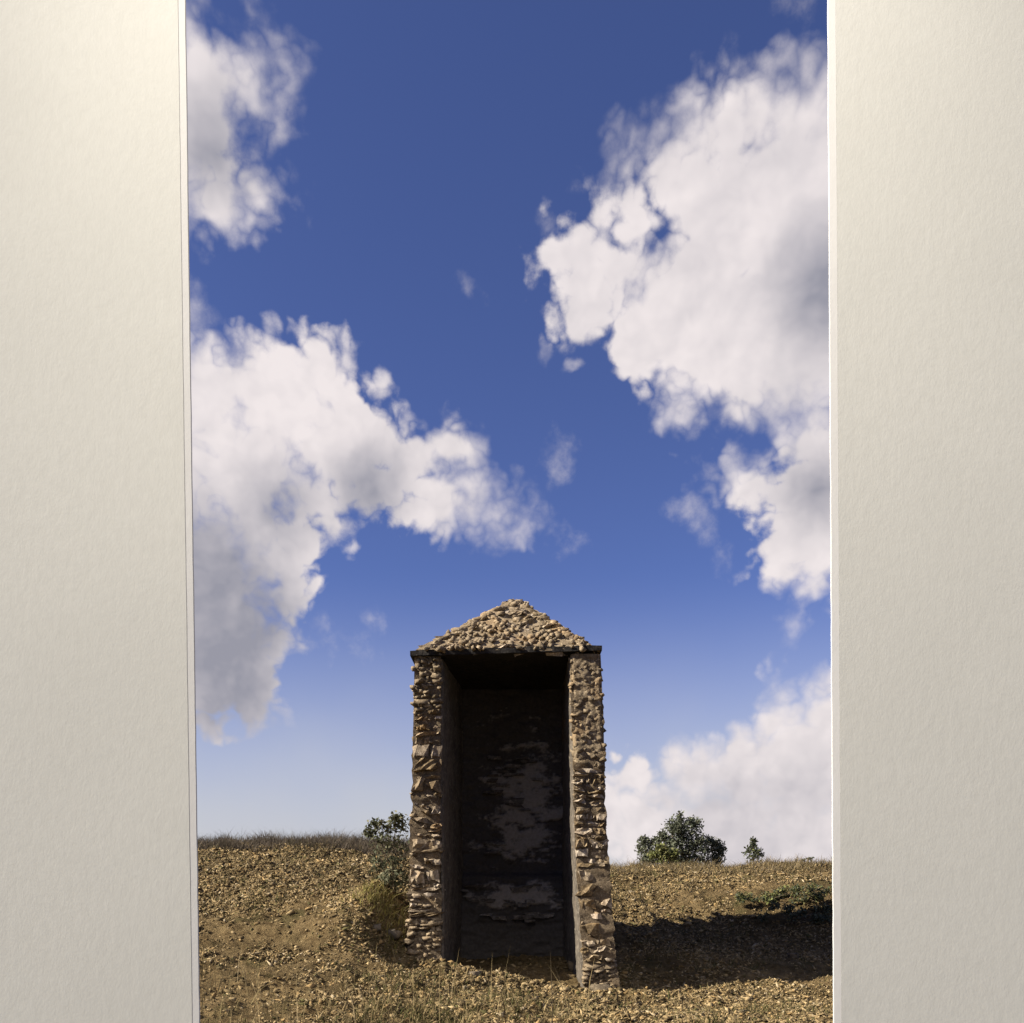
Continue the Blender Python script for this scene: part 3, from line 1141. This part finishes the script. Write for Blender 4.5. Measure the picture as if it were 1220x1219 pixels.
def grass(name, label, x, y, h0, h1, pal, seed, width=.0035, lean=.6, kind='stuff', cat='grass'):
    r = np.random.default_rng(seed)
    n = len(x)
    z = height(x, y) - .01
    h = r.uniform(h0, h1, n) * (1 + .9 * fbm(np.stack([x, y, x * 0], -1) * 2.2, 3, seed)) * np.clip(r.normal(1, .3, n), .35, 1.8)
    pal = np.array(pal)
    c = pal[r.integers(0, len(pal), n)] * r.uniform(.7, 1.25, (n, 1))
    V, F, cc = blades(x, y, z, h, np.abs(r.normal(lean, .35, n)), width * r.uniform(.6, 1.5, n), c, r)
    o = mesh_obj(name, V, F, M_BLADE, cols=cc)
    tag(o, label, cat)
    o['kind'] = kind
    return o


STRAW = [(.21, .16, .08), (.17, .125, .06), (.26, .20, .11), (.14, .11, .05)]
OLIVE = [(.075, .072, .026), (.10, .088, .034), (.055, .058, .02), (.14, .11, .05)]
GREY = [(.115, .09, .068), (.09, .072, .054), (.145, .115, .082), (.075, .064, .042)]


def fringe(n, xr, yr, seed):
    r = np.random.default_rng(seed)
    return r.uniform(*xr, n), r.uniform(*yr, n)


def build_grass():
    r = np.random.default_rng(8)
    # foreground, thickest on the left
    n, per = 2600, 13
    cy = 4.7 + 2.6 * r.random(n) ** 1.3
    cx = -cy * .40 + r.random(n) ** 1.5 * cy * .80
    k = (fbm(np.stack([cx, cy, cx * 0], -1) * 1.5, 2, 90) > .02 + .22 * sstep(-1.0, 2.2, cx))
    cx, cy = cx[k], cy[k]
    x = np.repeat(cx, per) + r.normal(0, .035, len(cx) * per)
    y = np.repeat(cy, per) + r.normal(0, .035, len(cx) * per)
    grass('foreground_grass', 'olive and straw tufts of short grass in front of the hut', x, y, .02, .06, OLIVE + STRAW[:2], 31, .0028, .8)
    # a few long dry stalks
    n = 480
    y = 4.8 + 1.6 * r.random(n)
    x = -y * .40 + r.random(n) ** 1.6 * y * .5
    grass('dry_stalks', 'long thin straw stalks standing in the grass left of the hut', x, y, .10, .28, STRAW, 32, .0024, .5)
    # sparse over the slope
    n, per = 1500, 9
    cy = 7.2 + 5.6 * r.random(n)
    cx = (r.random(n) - .5) * .84 * cy
    k = ~in_hut(cx, cy, .02)
    k &= fbm(np.stack([cx, cy, cx * 0], -1) * 1.1, 3, 93) > -.02
    cx, cy = cx[k], cy[k]
    x = np.repeat(cx, per) + r.normal(0, .04, len(cx) * per)
    y = np.repeat(cy, per) + r.normal(0, .04, len(cx) * per)
    grass('slope_grass', 'sparse dry grass tufts scattered up the slope behind the hut', x, y, .03, .08, OLIVE + STRAW, 33, .0035, .8)
    # crest
    x, y = fringe(24000, (-6.2, -.9), (11.9, 14.4), 41)
    grass('crest_grass', 'grey brown dry grass along the crest left of the hut', x, y, .03, .15, GREY, 34, .0028, 1.1)
    x, y = fringe(16000, (1.0, 6.2), (12.3, 14.4), 42)
    grass('crest_grass', 'straw coloured dry grass along the crest right of the hut', x, y, .03, .12, GREY[2:3] + STRAW + STRAW[:1], 35, .0028, 1.1)
    # tuft under the bush by the wall
    x, y = r.normal(-1.25, .13, 900), r.normal(8.02, .10, 900)
    k = x < -1.0
    grass('grass_clump', 'yellow green grass clump on the bank against the left wall', x[k], y[k], .05, .13, [(.26, .22, .07), (.20, .18, .06), (.32, .26, .11)], 36, .0035, .8)


build_grass()


# ------------------------------------------------------------------ bushes and trees
def tube(pts, rad, sides=6):
    V, F = [], []
    for i, p in enumerate(pts):
        p = Vector(p)
        d = (Vector(pts[min(i + 1, len(pts) - 1)]) - Vector(pts[max(i - 1, 0)])).normalized()
        a = d.orthogonal().normalized()
        b = d.cross(a)
        for s in range(sides):
            t = 2 * math.pi * s / sides
            V.append(p + (a * math.cos(t) + b * math.sin(t)) * rad[i])
    for i in range(len(pts) - 1):
        for s in range(sides):
            F.append((i * sides + s, i * sides + (s + 1) % sides, (i + 1) * sides + (s + 1) % sides, (i + 1) * sides + s))
    F.append(tuple(range(sides))[::-1])
    F.append(tuple((len(pts) - 1) * sides + s for s in range(sides)))
    return V, F


def leaf_mesh(P, size, r, elong=1.8):
    """folded leaf shapes at the points P"""
    n = len(P)
    q = np.array([(0, 0, 0), (.5, .5, .10), (0, 1, .0), (-.5, .5, .10)])
    q = q * np.array([1, elong, 1])
    a = rotmats(r.uniform(0, 6.283, n), r.uniform(-1.1, 1.1, n), r.uniform(-1.1, 1.1, n))
    V = np.einsum('nij,kj->nki', a, q) * (size * r.uniform(.6, 1.35, n))[:, None, None] + P[:, None, :]
    b = np.arange(n) * 4
    F = np.concatenate([np.stack([b, b + 1, b + 2], -1), np.stack([b, b + 2, b + 3], -1)])
    return V.reshape(-1, 3), F


def plant(name, label, cat, loc, clumps, leaf, per, pal, seed, trunk=None, twig=.006, group=None, part=('trunk', 'crown'), twigs=5):
    """clumps: (x, y, z, radius) relative to loc; limbs run from the foot to each clump"""
    r = np.random.default_rng(seed)
    root = thing(name, label, cat, loc, group)
    V, F = [], []

    def add(pts, rad, sides=5):
        v, f = tube(pts, rad, sides)
        b = len(V)
        V.extend(v)
        F.extend([tuple(i + b for i in q) for q in f])
    tw = trunk or twig * 2
    zs = min(c[2] for c in clumps)
    P, CI = [], []
    pal = np.array(pal)
    for (cx, cy, cz, cr) in clumps:
        bx, by = (r.normal(0, .03), r.normal(0, .03)) if trunk is None else (0, 0)
        m = Vector((bx * .5 + cx * .35 + r.normal(0, .03 * cr), by * .5 + cy * .35, cz * .5))
        add([(bx, by, -.15), m, (cx, cy, cz)], [tw, tw * .7, twig])
        for _ in range(twigs):
            d = r.normal(size=3)
            d /= np.linalg.norm(d)
            d[2] = abs(d[2]) * .8 + .1
            e = np.array((cx, cy, cz)) + d * cr * r.uniform(.8, 1.15)
            add([(cx, cy, cz), tuple(np.array((cx, cy, cz)) * .4 + e * .6 + r.normal(0, .05 * cr, 3)), tuple(e)], [twig, twig * .7, twig * .35], 4)
            k = max(4, int(per / (twigs * 3)))
            u = r.random((k, 1)) ** .6
            P.append(np.array((cx, cy, cz)) * (1 - u) + e * u + r.normal(0, cr * .13, (k, 3)))
        d = r.normal(size=(per, 3))
        d /= np.linalg.norm(d, axis=1)[:, None]
        q = np.array((cx, cy, cz)) + d * cr * (r.random((per, 1)) ** .45)
        nse = fbm(q / cr * 2.0 + seed, 2, seed)
        P.append(q[nse > -.18])
    P = np.concatenate(P)
    P = P[P[:, 2] > .02]
    mesh_obj(part[0], V, F, M_BARK, root, smooth=True)
    v, f = leaf_mesh(P, leaf, r)
    c = pal[r.integers(0, len(pal), len(P))] * r.uniform(.65, 1.3, (len(P), 1))
    o = mesh_obj(part[1], v, f, M_LEAF, root, cols=np.repeat(c, 4, axis=0))
    return root


def at(px, py, Y):
    return ((px - 610) / FOC * Y, Y, EYE + (HOR - py) / FOC * Y)


def rel(loc, Y, items):
    out = []
    for (px, py, rp, dy) in items:
        x, y, z = at(px, py, Y + dy)
        out.append((x - loc[0], y - loc[1], z - loc[2], rp / FOC * (Y + dy)))
    return out


def foot(px, Y):
    x = (px - 610) / FOC * Y
    return (x, Y, float(height(np.array([x]), np.array([float(Y)]))[0]))


def build_plants():
    GREEN = [(.075, .085, .052), (.095, .105, .066), (.06, .07, .043), (.125, .13, .085)]
    LIGHT = [(.105, .115, .075), (.13, .138, .092), (.085, .095, .062), (.16, .165, .11)]
    PALE = [(.14, .15, .05), (.11, .12, .045), (.18, .17, .07)]
    # bush by the wall
    b = foot(466, 8.45)
    cl = rel(b, 8.45, [(446, 985, 11, 0), (462, 988, 14, .1), (478, 985, 13, .05), (455, 1005, 14, -.1), (474, 1008, 16, 0), (452, 1028, 13, .05),
                       (470, 1030, 16, -.05), (478, 1050, 14, 0), (460, 1050, 14, -.08), (472, 975, 8, 0), (440, 993, 7, 0)])
    plant('bush', 'loose grey green bush growing against the left wall of the hut', 'bush', b, cl, .024, 140, [(.10, .105, .06), (.13, .13, .078), (.08, .088, .05), (.16, .15, .09)], 71,
          twig=.0035, part=('stems', 'foliage'), twigs=6)
    # trees beyond the crest
    Y = 40.0
    b = foot(813, Y)
    cl = rel(b, Y, [(812, 982, 15, 0), (826, 985, 12, .3), (800, 990, 13, -.2), (818, 1000, 17, .2), (804, 1008, 14, -.3), (830, 1008, 14, 0), (790, 1000, 10, 0), (815, 1018, 18, 0), (795, 1017, 12, .2), (808, 1028, 13, .2), (826, 1028, 13, 0)])
    plant('tree', 'round dark green tree, tallest of those beyond the crest', 'tree', b, cl, .078, 560, LIGHT, 72, trunk=.11, twig=.03)
    b = foot(846, Y + 1)
    cl = rel(b, Y + 1, [(842, 1003, 9, 0), (850, 1006, 10, .2), (858, 1012, 8, 0), (844, 1016, 11, 0), (856, 1020, 9, 0), (842, 1028, 10, 0), (854, 1029, 9, 0)])
    plant('bush', 'dark green bush at the tall tree\'s side facing the small conical tree', 'bush', b, cl, .078, 270, LIGHT, 73, twig=.02, part=('stems', 'foliage'))
    b = foot(771, Y + .5)
    cl = rel(b, Y + .5, [(768, 1002, 7, 0), (776, 1006, 9, 0), (764, 1012, 8, .2), (774, 1017, 10, 0), (768, 1026, 9, 0), (778, 1028, 9, 0)])
    plant('bush', 'small dark bush between the tall tree and the hut', 'bush', b, cl, .078, 240, LIGHT, 74, twig=.02, part=('stems', 'foliage'))
    b = foot(788, Y - 3)
    cl = rel(b, Y - 3, [(787, 1011, 8, 0), (795, 1017, 8, 0), (780, 1019, 8, 0), (803, 1019, 7, 0), (790, 1027, 9, 0), (800, 1028, 8, 0)])
    plant('bush', 'yellow green bush at the foot of the tall tree', 'bush', b, cl, .085, 170, PALE, 75, twig=.018, part=('stems', 'foliage'))
    b = foot(898, Y - 2)
    cl = rel(b, Y - 2, [(897, 1003, 3.5, 0), (897, 1009, 6, 0), (893, 1016, 7, 0), (903, 1017, 7, 0), (898, 1024, 11, 0)])
    plant('tree', 'small conical green tree standing alone on the crest', 'tree', b, cl, .075, 130, GREEN + PALE[:1], 76, trunk=.04, twig=.015)
    b = foot(962, 16.0)
    cl = rel(b, 16.0, [(958, 1025, 3, 0), (966, 1024, 3, 0), (962, 1030, 4, 0)])
    plant('bush', 'tiny sprig of a bush on the crest above the weedy bank', 'bush', b, cl, .03, 26, GREEN, 77, twig=.006, part=('stems', 'foliage'), twigs=3)
    # weeds on the right bank
    lab = ['low yellow green weed on the bank beside the hut\'s shadow', 'dark low weed patch hanging over the bank\'s shaded edge', 'leafy green weed at the end of the bank by the shadow']
    for i, (px, py, Yw, w, hh, pal) in enumerate(((912, 1072, 10.9, 34, 17, PALE + GREEN[:2]), (948, 1080, 10.5, 40, 20, GREEN), (982, 1078, 10.7, 30, 20, GREEN + PALE))):
        b = foot(px, Yw)
        k = Yw / FOC
        rr = np.random.default_rng(300 + i)
        cl = [(rr.uniform(-w, w) * k, rr.uniform(-.15, .15), rr.uniform(2, hh) * k, rr.uniform(5, 9) * k) for _ in range(16)]
        plant('weed', lab[i], 'weed', b, cl, .022, 70, pal, 310 + i, twig=.003, part=('stems', 'foliage'), twigs=4)


build_plants()
